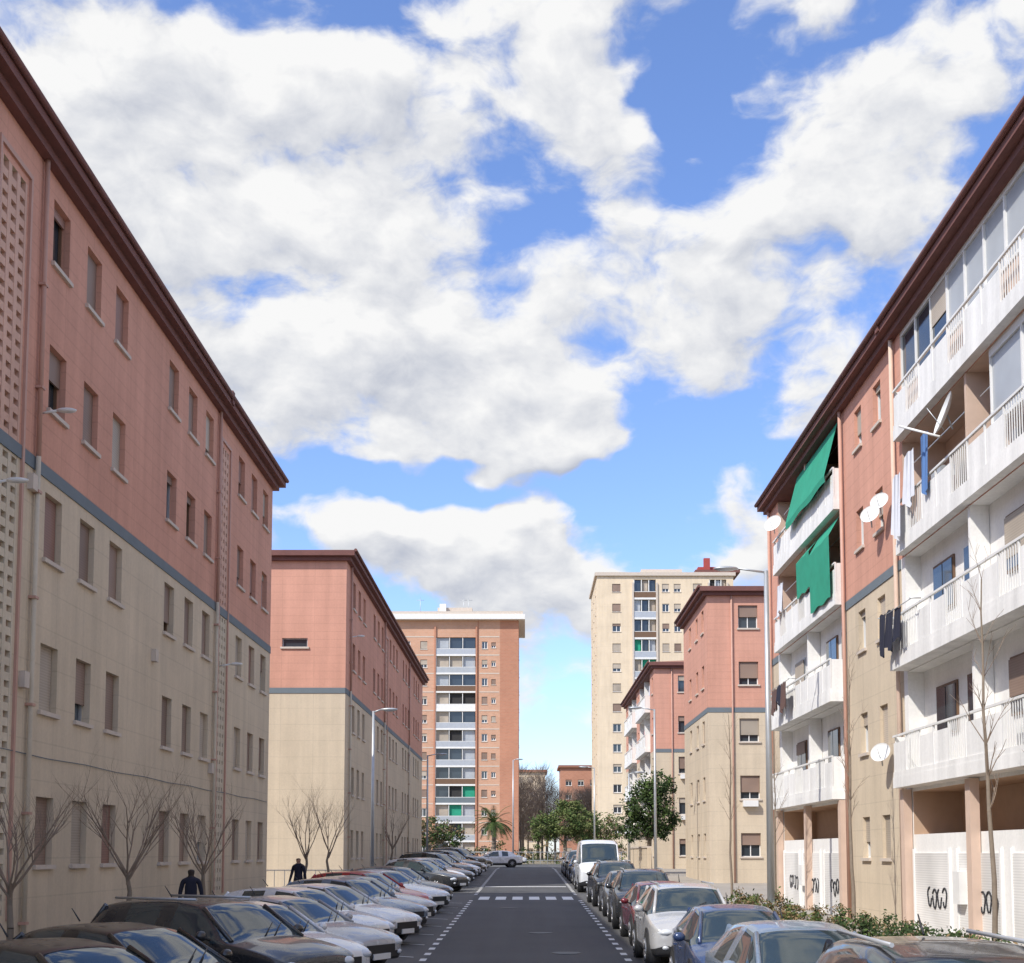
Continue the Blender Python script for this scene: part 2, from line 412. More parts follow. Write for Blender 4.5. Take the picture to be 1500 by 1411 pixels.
for si,(a,b_) in enumerate(secs):
    for k in range(1,5):
        loggia(f,a,b_,1.24+2.92*k,2.62,styles[si][k-1],back='white' if k<3 else 'pinkcol',rail=rails[si][k-1],dep=1.1 if k>2 else .4,proj=.22 if k>2 else .42,seed=si*10+k,wash=.3)
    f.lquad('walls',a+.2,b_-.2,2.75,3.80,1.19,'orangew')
    for j in range(3):
        u0=a+.3+j*3.0
        f.lbox('details',u0,u0+2.4,.3,2.3,-.03,.003,'shutter'); f.lbox('details',u0-.08,u0,.3,2.4,-.06,.003,'rail'); f.lbox('details',u0+2.4,u0+2.48,.3,2.4,-.06,.003,'rail')
    for u in (a,a+4.5,b_): f.lbox('walls',u-.14,u+.14,0,3.86,-.22,-.02,'pinkcol')
    f.lbox('details',a+5.2,a+5.6,1.2,1.9,-.2,-.02,'trim')
    rr=random.Random(si+3)
    for u in ([a+.7,a+3.6,a+6.6] if si else [a+.7]):
        for c in range(4):
            cu=u+c*.34; cz=1.25+rr.uniform(-.05,.05); h=.22; w=.13; st=rr.uniform(0,6); ln=rr.uniform(4,6.2); pr=None
            for t in range(13):
                an=st+ln*t/12; q=f.P(cu+w*math.cos(an)*(1+.2*math.sin(3*an)),cz+h*math.sin(an),-.04)
                if pr: p['details'].tube(pr,q,.022,.022,'ink',4)
                pr=q
for (a,b_) in ((15.1,21.0),(30.6,36.1),(45.7,47)): f.lbox('details',a,b_,9.45,9.70,-.025,.002,'stripe')
for y in (30.75,35.9,46.7,20.8):
    q=f.P(y,0,-.1); p['details'].tube((q[0],q[1],.2),(q[0],q[1],ZW),.055,.055,'pinkcol' if y<31 else 'pipe')
D=p['details']
def awn(u0,u1,z1,z0,d0,d1,bot):
    n=14
    for i in range(n):
        a=u0+(u1-u0)*i/n; b_=u0+(u1-u0)*(i+1)/n; s1=.02*math.sin(i*.9); s2=.02*math.sin((i+1)*.9)
        D.quad([f.P(a,z1,d0),f.P(b_,z1,d0),f.P(b_,z0+s2,d1),f.P(a,z0+s1,d1)],'green',True)
        D.quad([f.P(a,z0+s1,d1),f.P(b_,z0+s2,d1),f.P(b_,bot+s2*2,d1+.02),f.P(a,bot+s1*2,d1+.02)],'green',True)
awn(36.6,42.2,15.42,13.75,.02,-.42,13.55)
awn(36.6,39.2,12.5,11.9,.02,-.32,10.0); awn(39.3,41.2,12.5,12.1,.02,-.3,10.9)
dish(D,(9.0,44.0,14.3),.34,(-.6,-.7,.4)); dish(D,(9.15,31.2,11.4),.25,(-.6,-.7,.4)); dish(D,(9.1,31.9,11.25),.27,(-.6,-.7,.4))
dish(D,(9.15,31.6,4.9),.27,(-.6,-.7,.4)); dish(D,(9.1,26.2,11.9),.48,(-.97,.1,.35))
for (u0,u1,zt,h,d,k) in ((29.3,29.9,8.2,1.0,-.62,'cloth1'),(28.75,29.28,8.15,.85,-.6,'cloth1'),(29.88,30.4,8.2,1.05,-.64,'cloth1'),
    (41.2,42.0,8.1,.95,-.7,'cloth4'),(42.0,42.7,8.1,.7,-.7,'cloth1'),(42.7,43.6,8.05,.85,-.7,'cloth4'),
    (28.5,29.2,11.9,1.3,-.3,'cloth2'),(27.6,28.1,12.0,1.4,-.25,'cloth3'),(29.4,30.0,11.6,1.6,-.35,'cloth2'),
    (43.4,44.4,12.0,1.1,-.28,'cloth2')):
    cloth(D,f,u0,u1,zt-h,zt,d,k)
for (a,b_) in ((27.9,30.4),(41,44.6)): 
    z=8.15
    D.tube(f.P(a,z,-.62),f.P(b_,z,-.62),.012,.012,'metal',5); D.tube(f.P(b_,z,-.68),f.P(b_,z,-.4),.015,.015,'metal',5); D.tube(f.P(a,z,-.68),f.P(a,z,-.4),.015,.015,'metal',5)
D.tube(f.P(26.9,11.6,-.2),f.P(27.9,12.2,-.8),.03,.03,'trim',6)
for (y,z) in ((25.2,8.9),(39,8.8),(40.5,5.8),(23.0,5.8)): f.lbox('details',y,y+.8,z-1.6,z-1.05,.05,.35,'trim')
f2=Fac(p,(9.5,3.5,0),(1,0,0),(0,-1,0)); f2.wall(0,10.3,-.6,ZW,[],pb)
f3=Fac(p,(9.5,47,0),(1,0,0),(0,1,0)); f3.wall(0,10.3,-.6,ZW,[],pb)
f4=Fac(p,(19.8,0,0),(0,1,0),(1,0,0)); f4.wall(3.5,47,-.6,ZW,[],pb)
roof(p,9.5,19.8,3.5,47); p['roof'].box(9.05,20.2,30.65,30.9,ZW+.1,ZW+.42,'eave')
finish('apartment_block',p)

def right_far(X,Y0,Y1,balc,gw):
    p=mkparts(); f=Fac(p,(X,0,0),(0,1,0),(-1,0,0)); ops=[];wins=[]
    lg=[]
    if balc:
        lg=[(Y0+3,Y0+11),(Y0+14,Y0+22)]
        for a,b_ in lg:
            for k in range(1,5): ops.append((a,b_,1.24+2.92*k,1.24+2.92*k+2.62,1.1,'white'))
        ys=[Y0+1.3,Y0+12.5,Y0+23.3]
    else: ys=[Y0+1.6,Y0+3.8,Y0+6.5]
    for y in ys:
        for zc in FC:
            a=(y-.4,y+.4,zc-.6,zc+.6,.2); ops.append(a); wins.append(a)
    f.wall(Y0,Y1,-.6,ZW,ops,pb)
    for w in wins: f.window(*w[:4],frame='trim',blind=R.choice([.3,.6,1]),bk='blind')
    for a,b_ in lg:
        for k in range(1,5): loggia(f,a,b_,1.24+2.92*k,2.62,'open',back='white',rail=R.choice(['solid','mixed']),seed=k,proj=.4)
    if not balc: f.lbox('details',Y0,Y1,9.45,9.70,-.02,.002,'stripe')
    gf=Fac(p,(X,Y0,0),(1,0,0),(0,-1,0)); gops=[(u-.5,u+.5,zc-.6,zc+.6,.2) for u in gw for zc in FC]
    gf.wall(0,10.3,-.6,ZW,gops,pb)
    for o in gops: gf.window(*o[:4],frame='trim',blind=R.choice([.3,.5,.7]),bk=R.choice(['blind','blindw']))
    for o in gops:
        if R.random()<.6: gf.lbox('details',o[0]+.1,o[1]-.15,o[2]-.38,o[2]-.08,-.3,-.01,'trim')
    gf.lbox('details',0,10.3,9.45,9.70,-.02,.002,'stripe')
    p['details'].tube((X+1.25,Y0-.08,.5),(X+1.25,Y0-.08,ZW),.045,.045,'pipe')
    b=Fac(p,(X,Y1,0),(1,0,0),(0,1,0)); b.wall(0,10.3,-.6,ZW,[],pb)
    b=Fac(p,(X+10.3,0,0),(0,1,0),(1,0,0)); b.wall(Y0,Y1,-.6,ZW,[],pb)
    roof(p,X,X+10.3,Y0,Y1)
    finish('apartment_block',p)
right_far(9.3,62.3,71.6,False,[2.1,5.5,8.5])
right_far(9.2,87.3,112,True,[2.2,6])

# ------------------------------------------------------------------ towers
def tower(x0,x1,y0,dep,H,wall,cols,logs,side=None,fl=2.9,zb=1.2,strips=()):
    p=mkparts(); f=Fac(p,(0,y0,0),(1,0,0),(0,-1,0)); ops=[];wins=[];n=int((H-zb)/fl)
    for (u,w,h) in cols:
        for i in range(n):
            zc=zb+fl*i+1.55; a=(u-w/2,u+w/2,zc-h/2,zc+h/2,.25); ops.append(a); wins.append(a)
    for (a,b_) in logs: ops.append((a,b_,zb+.2,zb+fl*n-.1,1.3))
    def mf(u,z):
        for (a,b_,k) in strips:
            if a<u<b_: return k
        return wall
    f.wall(x0,x1,-1,H,ops,mf,extra_u=[s[0] for s in strips]+[s[1] for s in strips])
    for w in wins: f.window(*w[:4],frame='trim',blind=R.choice([None,.3,.6,.9]),bk=R.choice(['blind','blindw']),fw=.09)
    for (a,b_) in logs:
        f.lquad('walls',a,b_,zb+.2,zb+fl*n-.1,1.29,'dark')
        m=3
        for i in range(n):
            z=zb+fl*i
            if i: f.lbox('details',a,b_,z-.15,z+.12,-.15,1.28,'trim')
            f.lbox('details',a+.02,b_-.02,z+.12,z+.95,-.12,-.05,R.choice(['trim','alu','bluegl','alu','stripe','brown']))
            f.lbox('windows',a,b_,z+.95,z+1.02,-.13,-.04,'trim')
            for j in range(m):
                ua=a+(b_-a)*j/m; ub=a+(b_-a)*(j+1)/m
                k=R.choice(['glass','glass','bluegl','blindw','dark','green' if R.random()<.4 else 'glass'])
                f.lbox('windows',ua+.1,ub-.1,z+1.02,z+fl-.17,.35,.5,k)
                f.lbox('windows',ua,ua+.1,z+1.02,z+fl-.17,-.05,.5,'trim')
        f.lbox('details',a-.25,a,zb,H-1,-.25,.0,'brick2' if wall=='brick' else 'sill'); f.lbox('details',b_,b_+.25,zb,H-1,-.25,.0,'brick2' if wall=='brick' else 'sill')
    s1=Fac(p,(x0,y0,0),(0,1,0),(-1,0,0)); so=[]
    if side:
        for u in side:
            for i in range(n): zc=zb+fl*i+1.55; so.append((u-.5,u+.5,zc-.6,zc+.6,.2))
    s1.wall(0,dep,-1,H,so,lambda u,z:wall)
    for w in so: s1.window(*w[:4],frame='trim',blind=.5)
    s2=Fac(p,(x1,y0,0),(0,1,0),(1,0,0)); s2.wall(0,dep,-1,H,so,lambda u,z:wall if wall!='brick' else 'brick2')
    for w in so: s2.window(*w[:4],frame='trim',blind=.5)
    s3=Fac(p,(0,y0+dep,0),(1,0,0),(0,1,0)); s3.wall(x0,x1,-1,H,[],lambda u,z:wall)
    return p,f
p,f=tower(-21.5,-1.1,190,15,38.6,'brick',[(-18.6,1.2,1.3),(-15.9,1.1,1.3),(-6.4,.9,1.2),(-5.0,.7,.9)],[(-14.0,-7.8)],side=[3,7,11],strips=[(-4.0,-1.1,'brick2'),(-7.5,-7.3,'brick2')])
p['roof'].box(-22.5,-.1,189.0,206,38.6,39.4,'trim'); p['roof'].box(-22.2,-.4,189.3,205.7,39.4,39.9,'sill')
p['roof'].box(-14,-8.5,193,199,39.9,41.2,'sill'); p['roof'].box(-13.6,-12.6,192,193,39.9,41.6,'trim')
for i in range(13): f.lbox('details',-21.5,-14.3,1.2+2.9*i-.08,1.2+2.9*i+.08,-.03,.002,'sill'); f.lbox('details',-7.2,-4.1,1.2+2.9*i-.08,1.2+2.9*i+.08,-.03,.002,'sill')
for x in (-10,-9.2,-17): p['roof'].tube((x,196,39.9),(x,196,43.5),.05,.03,'metal',5); p['roof'].tube((x-.6,196,43),(x+.6,196,43),.03,.03,'metal',5)
finish('apartment_tower',p)
p,f=tower(10.3,30,175,16,42.2,'cream',[(13.1,1.2,1.2),(20.2,1.0,1.2),(21.9,1.0,1.2),(24.8,1.3,1.3)],[(15.6,18.8),(26.5,29)],side=[3,8,13])
p['roof'].box(10.0,30.3,174.7,191.3,42.2,42.7,'sill'); p['roof'].box(17,23,178,184,42.7,43.9,'sill'); p['roof'].box(25.2,28.2,177,181,43.1,44.0,'redp')
p['roof'].box(26.0,26.9,176.5,177,43.1,45.2,'redp'); p['roof'].box(24.5,31,174.9,180,42.71,43.1,'eave')
finish('apartment_tower',p)
p,f=tower(7.5,19,262,12,20.5,'brick2',[(9.2,1.3,1.3),(11.8,1.3,1.3),(14.4,1.3,1.3)],[])
p['roof'].box(7,19.5,261.5,274.5,20.5,21,'tile'); finish('brick_apartment_building',p)
p,f=tower(-6,4.8,300,12,22,'cream',[(-4,1.3,1.3),(-1.4,1.3,1.3),(1.2,1.3,1.3)],[])
p['roof'].box(-6.5,5.3,299.5,312.5,22,22.6,'tile'); finish('distant_apartment_building',p)

# ------------------------------------------------------------------ ground
def strip(mb,x0,x1,ys,dz,k):
    for a,b_ in zip(ys,ys[1:]):
        mb.quad([(x0,a,g(a)+dz),(x1,a,g(a)+dz),(x1,b_,g(b_)+dz),(x0,b_,g(b_)+dz)],k)
YS=[-25,22]+[22+i*4 for i in range(1,18)]+[120]
gm=MB()
ys=[-400,-25,22,90,400,2500]
for a,b_ in zip(ys,ys[1:]):
    xs=[-2500,-200,0,200,2500]
    for c,d in zip(xs,xs[1:]): gm.quad([(c,a,g(a)-.01),(d,a,g(a)-.01),(d,b_,g(b_)-.01),(c,b_,g(b_)-.01)],'earth')
gm.obj('ground')
rm=MB(); strip(rm,-2.15,2.15,YS,0,'asph'); strip(rm,-7.3,-2.15,YS,-.001,'asph2'); strip(rm,2.15,4.4,YS,-.001,'asph2')
rm.quad([(-60,120,g(120)),(60,120,g(120)),(60,132,g(120)),(-60,132,g(120))],'asph'); rm.obj('road')
pm=MB()
def pav(x0,x1,y0,y1):
    yl=[y0]+[y for y in YS if y0<y<y1]+[y1]
    strip(pm,x0,x1,yl,.14,'pave')
    for xa,xb in ((x0,x0+.15),(x1-.15,x1)): strip(pm,xa,xb,yl,.144,'kerb')
    for x in (x0,x1):
        for a,b_ in zip(yl,yl[1:]): pm.quad([(x,a,g(a)-.02),(x,b_,g(b_)-.02),(x,b_,g(b_)+.144),(x,a,g(a)+.144)],'kerb')
    for y in (y0,y1): pm.quad([(x0,y,g(y)-.02),(x1,y,g(y)-.02),(x1,y,g(y)+.14),(x0,y,g(y)+.14)],'kerb')
pav(-40,-7.3,-20,118); pav(4.4,40,-20,118)
pm.obj('pavement')
lm=MB()
y=2.0
while y<100:
    if not 49<y<52.5:
        for x in (-2.15,2.15):
            lm.quad([(x-.07,y,g(y)+.005),(x+.07,y,g(y)+.005),(x+.07,y+.5,g(y+.5)+.005),(x-.07,y+.5,g(y+.5)+.005)],'paint')
    y+=1.25
for i in range(6):
    x=-1.9+i*.68; lm.quad([(x,49.3,g(49.3)+.005),(x+.42,49.3,g(49.3)+.005),(x+.42,51.6,g(51.6)+.005),(x,51.6,g(51.6)+.005)],'paint')
lm.quad([(-2.0,61,g(61)+.005),(2,61,g(61)+.005),(2,61.5,g(61.5)+.005),(-2,61.5,g(61.5)+.005)],'paint')
y=12
while y<84:
    if not 49<y<55:
        lm.quad([(-2.4,y,g(y)+.006),(-2.4,y+.1,g(y)+.006),(-7.1,y+2.8,g(y+2.8)+.006),(-7.1,y+2.7,g(y+2.7)+.006)],'paint')
    y+=2.9
lm.obj('road_markings')
mh=MB()
for (x,y) in ((.4,33),(-.6,44),(.9,27.5)):
    mh.tube((x,y,g(y)-.02),(x,y,g(y)+.006),.33,.33,'plast',20)
mh.obj('manhole_cover')

# ------------------------------------------------------------------ vehicles
def car_mesh(name,st,types,wheels,wr=.32,van=False,rails=False):
    """st: list (x,zb,w,zbelt,wt,zt)"""
    bm=bmesh.new(); cl=bm.edges.layers.float.new('crease_edge')
    rings=[]
    for (x,zb,w,zbelt,wt,zt,) in st:
        zm=min(.62,zbelt-.12) if not van else .7
        half=[(w*.93,zb),(w,zb+.14),(w*1.0,zm),(w*.965,zbelt),(wt,zt-.05),(wt*.6,zt-.005),(0,zt)]
        pts=[(x,-a,z) for a,z in half]+[(x,a,z) for a,z in half[-2::-1]]
        rings.append([bm.verts.new(p) for p in pts])
    n=13; seg=[0,1,2,3,4,5,5,4,3,2,1,0]
    for i in range(len(rings)-1):
        t=types[i]
        for j in range(n-1):
            fc=bm.faces.new((rings[i][j],rings[i+1][j],rings[i+1][j+1],rings[i][j+1])); s=seg[j]; fc.smooth=True
            k=0
            if s==0: k=2
            if s==3 and t in('win','shield'): k=1
            if s in(4,5) and t in('shield','rear'): k=1
            fc.material_index=k
        fc=bm.faces.new((rings[i][0],rings[i][n-1],rings[i+1][n-1],rings[i+1][0])); fc.material_index=2
    for r in (rings[0],rings[-1]):
        fc=bm.faces.new(r); fc.smooth=True
    bmesh.ops.recalc_face_normals(bm,faces=bm.faces)
    for i in range(len(rings)-1):
        for j,c in ((3,.55),(9,.55),(4,.45),(8,.45),(0,.8),(12,.8)):
            e=bm.edges.get((rings[i][j],rings[i+1][j]))
            if e: e[cl]=c
    for i,t in enumerate(types):
        if t in('shield','rear'):
            for r in (rings[i],rings[i+1]):
                for j in range(3,9):
                    e=bm.edges.get((r[j],r[j+1])); 
                    if e: e[cl]=.55
    me=bpy.data.meshes.new('tmp'); bm.to_mesh(me); bm.free()
    for k in ('paintc','cglass','plast'): me.materials.append(M[k])
    o=bpy.data.objects.new('tmp',me); scene.collection.objects.link(o)
    sd=o.modifiers.new('s','SUBSURF'); sd.levels=2; sd.render_levels=2
    dg=bpy.context.evaluated_depsgraph_get(); dg.update(); ev=o.evaluated_get(dg).to_mesh()
    mb=MB(); mb.mats=['paintc','cglass','plast']
    mb.v=[tuple(v.co) for v in ev.vertices]; mb.f=[tuple(pl.vertices) for pl in ev.polygons]; mb.m=[pl.material_index for pl in ev.polygons]; mb.sm=[True]*len(mb.f)
    o.evaluated_get(dg).to_mesh_clear(); bpy.data.objects.remove(o)
    for i,t in enumerate(types):
        if t in('shield','rear'):
            a=st[i]; c=st[i+1]
            for s in(-1,1): mb.tube((a[0],s*(a[4]),a[5]-.045),(c[0],s*(c[4]),c[5]-.05),.033,.033,'paintc',8)
    W=max(s[2] for s in st)
    for wx in wheels:
        for s in(-1,1):
            mb.tube((wx,s*(W-.25),wr+.02),(wx,s*(W+.004),wr+.02),wr+.06,wr+.06,'plast',24)
            mb.tube((wx,s*(W-.2),wr),(wx,s*(W+.02),wr),wr,wr-.015,'tyre',24)
            mb.tube((wx,s*(W-.1),wr),(wx,s*(W+.026),wr),wr*.64,wr*.62,'plast',20)
            for q in range(7):
                an=2*math.pi*q/7; mb.tube((wx,s*(W+.026),wr),(wx+math.cos(an)*wr*.6,s*(W+.026),wr+math.sin(an)*wr*.6),.03,.022,'rim',5)
            mb.tube((wx,s*(W),wr),(wx,s*(W+.034),wr),wr*.68,wr*.68,'rim',20,False)
    F=st[0][0]
    zh=st[0][3]+.02
    mb.box(F-.12,F+.012,-.42,.42,zh-.17,zh-.04,'plast'); mb.box(F-.12,F+.010,-.5,.5,st[0][1]+.02,st[0][1]+.13,'plast')
    mb.box(F,F+.03,-.26,.26,zh-.31,zh-.20,'trim')
    for s in(-1,1):
        mb.ell((F-.16,s*.60,zh-.02),(.17,.20,.085),'lampg',12,8)
        mb.ell((F-.06,s*.62,st[0][1]+.1),(.06,.08,.05),'lampg',8,6)
    cw=[i for i,t in enumerate(types) if t=='shield'][0]; cx=st[cw][0]; bz=st[cw+1][3]
    for s in(-1,1):
        mb.tube((cx+.03,s*.1,st[cw][5]+.005),(cx-.22,s*.1+.42,st[cw][5]+.17) if not van else (cx-.1,s*.1+.4,st[cw][5]+.15),.010,.008,'plast',5)
        mb.ell((cx-.32,s*(W+.09),bz+.07),(.07,.10,.075),'paintc',10,6); mb.tube((cx-.3,s*(W-.08),bz),(cx-.32,s*(W+.06),bz+.05),.02,.02,'plast',6)
        for hx in ((-.15,-1.0) if not van else (.9,)): mb.box(hx-.1,hx+.1,s*W-.012,s*W+.018,bz-.17,bz-.14,'paintc')
        for hx in ((.65,-.35,-1.15) if not van else (1.4,.5)): mb.box(hx-.004,hx+.004,min(s*W,s*(W+.002)),max(s*W,s*(W+.002)),.35,bz-.06,'plast')
    Bk=st[-1][0]
    for s in(-1,1): mb.ell((Bk+.1,s*.66,st[-1][3]-.03),(.1,.13,.12),'tail',10,6)
    mb.box(Bk-.02,Bk+.02,-.26,.26,.55,.66,'trim')
    if rails:
        for s in(-1,1): mb.tube((.2,s*.56,st[5][5]+.0),(-1.5,s*.56,st[5][5]+.0),.02,.02,'alu',6)
    mb.tube((-.9,0,st[6][5]),(-1.05,0,st[6][5]+.16),.012,.006,'plast',5)
    return mb.mesh(name)
hatch=[(2.08,.30,.66,.60,.50,.64),(1.98,.22,.80,.68,.62,.74),(1.55,.2,.88,.80,.70,.88),(1.02,.2,.89,.89,.70,.96),(.28,.2,.89,.93,.58,1.40),(-.25,.2,.89,.94,.60,1.46),(-.36,.2,.89,.94,.60,1.465),(-1.15,.2,.89,.96,.58,1.44),(-1.55,.2,.88,.97,.56,1.38),(-1.92,.22,.86,.98,.60,1.03),(-2.02,.28,.78,.88,.55,.93)]
ht=['body','body','body','shield','win','pillar','win','pillar','rear','body']
sedan=[(2.25,.28,.66,.56,.50,.60),(2.14,.22,.80,.66,.62,.71),(1.65,.2,.88,.78,.70,.85),(1.02,.2,.89,.87,.70,.94),(.25,.2,.89,.91,.58,1.36),(-.3,.2,.89,.92,.60,1.42),(-.4,.2,.89,.92,.60,1.42),(-1.1,.2,.89,.93,.57,1.38),(-1.3,.2,.89,.94,.55,1.32),(-1.75,.2,.88,.95,.62,1.02),(-2.2,.22,.84,.92,.62,.98),(-2.28,.3,.74,.82,.55,.90)]
stt=['body','body','body','shield','win','pillar','win','pillar','rear','body','body']
suv=[(2.12,.36,.70,.74,.55,.78),(2.04,.28,.84,.84,.66,.90),(1.6,.26,.91,.96,.74,1.03),(1.08,.26,.92,1.03,.74,1.10),(.42,.26,.92,1.07,.62,1.55),(-.15,.26,.92,1.08,.64,1.62),(-.26,.26,.92,1.08,.64,1.625),(-1.1,.26,.92,1.10,.63,1.61),(-1.65,.26,.91,1.12,.61,1.56),(-2.0,.28,.89,1.12,.66,1.16),(-2.1,.34,.80,1.0,.6,1.05)]
vant=[(2.55,.32,.76,.85,.6,.90),(2.48,.26,.92,.98,.72,1.04),(2.15,.24,.98,1.15,.80,1.22),(1.85,.24,.99,1.22,.84,1.32),(1.15,.24,1.0,1.26,.80,2.18),(.8,.24,1.0,1.28,.82,2.3),(.3,.24,1.0,1.30,.84,2.34),(.15,.24,1.0,1.30,.84,2.34),(-1.5,.24,1.0,1.30,.84,2.34),(-2.4,.26,.99,1.30,.83,2.32),(-2.5,.3,.95,1.25,.80,2.26)]
vt=['body','body','body','shield','win','win','pillar','body','body','body']
CM={'h':car_mesh('hatchback_mesh',hatch,ht,(1.28,-1.28)),'s':car_mesh('sedan_mesh',sedan,stt,(1.38,-1.35)),'u':car_mesh('suv_mesh',suv,ht,(1.32,-1.30),.36,rails=True),
    'v':car_mesh('van_mesh',vant,vt,(1.65,-1.6),.34,van=True)}
COL=dict(black=(.012,.012,.014),white=(.76,.77,.78),silver=(.42,.43,.45),grey=(.10,.105,.11),dark=(.03,.032,.036),blue=(.035,.06,.14),red=(.40,.02,.025),dred=(.16,.02,.03),steel=(.18,.23,.30),champ=(.52,.52,.52))
def car(kind,c,x,y,rz,name='parked_car',s=1):
    o=bpy.data.objects.new(name,CM[kind]); scene.collection.objects.link(o)
    o.location=(x,y,g(y)+.004); o.rotation_euler=(0,0,rad(rz)); o.color=(*COL[c],1); o.scale=(s,s,s)
L=[('s','black'),('s','black'),('u','dark'),('h','white'),('s','silver'),('h','white'),('s','white'),('h','steel'),('s','silver'),('h','red'),('s','white'),('h','dark')]
for i,(k,c) in enumerate(L): car(k,c,-4.8+R.uniform(-.3,.15),12.6+i*2.95,-30+R.uniform(-4,4))
L=[('s','dark'),('h','white'),('s','grey'),('u','black'),('s','steel'),('h','white'),('u','black'),('s','silver'),('h','black')]
for i,(k,c) in enumerate(L): car(k,c,-4.8+R.uniform(-.3,.15),57+i*2.95,-30+R.uniform(-4,4))
Rr=[('u','black',9.3),('h','steel',14.9),('h','blue',19.9),('u','champ',25.4),('h','dred',30.7),('u','dark',35.8),('s','grey',41.0),('u','black',46.3)]
for k,c,y in Rr: car(k,c,3.32+R.uniform(-.08,.08),y,-90+R.uniform(-1.5,1.5))
car('v','white',3.35,57.3,-90,'parked_van')
for k,c,y in [('s','blue',64.5),('h','black',70),('u','grey',75.5),('h','silver',81)]: car(k,c,3.3,y,-90)
car('s','white',-2.6,104,-170); car('h','silver',6,126,5); car('s','black',-9,128,185); car('h','white',-2,124,5); car('u','dark',-4.9,88,-30); car('s','black',-4.7,92,-30)

# ------------------------------------------------------------------ street lamps
def lamp(x,y,h,dx,arm=1.2,r=.085):
    mb=MB()
    mb.tube((0,0,0),(0,0,.5),r*1.6,r*1.5,'metal',12); mb.tube((0,0,.5),(0,0,h),r,r*.6,'metal',12)
    mb.tube((0,0,h-.05),(dx*arm,0,h+.08),.035,.03,'metal',8)
    mb.ell((dx*(arm+.3),0,h+.07),(.38,.15,.07),'metal',12,6); mb.ell((dx*(arm+.32),0,h+.03),(.26,.11,.05),'lampg',12,6)
    mb.box(-.2,.2,-.2,.2,-.05,.03,'kerb')
    mb.obj('street_lamp',None,(x,y,g(y)+.14))
lamp(-6.35,51,7.6,1,.35); lamp(7.15,36,10.3,-1,.9,.11); lamp(6.75,64,9.0,-1,.7); lamp(6.9,82,6.5,1,.4); lamp(-6.4,80,7.6,1,.6); lamp(5.6,100,8,-1,.6); lamp(-1.2,118,10,1,.3)

# ------------------------------------------------------------------ vegetation
def bare(x,y,h,spread,trunkh,seed,name='bare_tree',r0=.07,nb=9,levels=3,lscale=1):
    rr=random.Random(seed); mb=MB()
    def br(p,d,l,r,lev):
        n=4; q=Vector(p); dd=Vector(d)
        for i in range(n):
            nd=(dd+Vector((rr.uniform(-.16,.16),rr.uniform(-.16,.16),.05))).normalized()
            e=q+nd*l/n; ra=r*(1-i/n*.6); rb=r*(1-(i+1)/n*.6)
            mb.tube(q,e,ra,rb,'bark' if lev==levels else 'twig',6 if lev>1 else 4,False)
            if lev>0 and i>0:
                for _ in range(2):
                    a=rr.uniform(0,6.28); t=Vector((math.cos(a),math.sin(a),rr.uniform(.3,1.2))).normalized()
                    br(e,(nd*.7+t*.7).normalized(),l*rr.uniform(.35,.6)*lscale,rb*.6,lev-1)
            q=e; dd=nd
    q=Vector((0,0,0)); 
    for i in range(5):
        e=Vector((rr.uniform(-.04,.04),rr.uniform(-.04,.04),trunkh*(i+1)/5)); mb.tube(q,e,r0*(1.25-.12*i),r0*(1.25-.12*(i+1)),'bark',8,False); q=e
    for i in range(nb):
        a=6.28*i/nb+rr.uniform(-.3,.3); t=Vector((math.cos(a)*spread,math.sin(a)*spread,1)).normalized()
        br(q+Vector((0,0,rr.uniform(-.15*trunkh,.02))),t,(h-trunkh)*rr.uniform(.6,.95),r0*.36,levels-1)
    mb.obj(name,None,(x,y,g(y)+.13))
bare(-7.9,24.6,3.5,.75,1.7,1,r0=.06); bare(-7.9,30.2,3.5,.7,1.7,2,r0=.06); bare(-7.9,19.0,3.2,.8,1.7,3,r0=.06); bare(-7.7,43.2,4.0,.5,1.8,4,r0=.06,nb=7); bare(-7.7,48.0,4.0,.5,1.8,5,r0=.06,nb=7)
bare(-7.6,70,4,.6,1.8,8)
def sapling(x,y,h,seed,r0=.055):
    rr=random.Random(seed); mb=MB(); q=Vector((0,0,0)); n=12
    for i in range(n):
        e=Vector((q.x+rr.uniform(-.03,.03),q.y+rr.uniform(-.03,.03),h*(i+1)/n)); ra=r0*(1-i/n*.8); rb=r0*(1-(i+1)/n*.8)
        mb.tube(q,e,ra,rb,'bark',8,False)
        if i>3:
            for _ in range(3):
                a=rr.uniform(0,6.28); d=Vector((math.cos(a)*.5,math.sin(a)*.5,1)).normalized(); p_=e; l=rr.uniform(.5,1.2)*(1.2-i/n*.6)
                for j in range(4):
                    d=(d+Vector((rr.uniform(-.15,.15),rr.uniform(-.15,.15),.05))).normalized(); p2=p_+d*l/4; mb.tube(p_,p2,rb*.4*(1-j*.2),rb*.4*(.8-j*.2),'twig',4,False)
                    if j in(1,2):
                        a2=rr.uniform(0,6.28); d2=(d+Vector((math.cos(a2),math.sin(a2),.2))*.6).normalized(); mb.tube(p2,p2+d2*l*.35,rb*.2,.003,'twig',4,False)
                    p_=p2
        q=e
    mb.obj('bare_sapling',None,(x,y,g(y)+.13))
sapling(8.0,30.2,6.6,6); sapling(7.95,21.0,6.9,7,.055); sapling(8.1,48.5,7.2,9); sapling(7.6,17.6,5.2,17,.04); sapling(8.0,39.5,5.0,21,.045)
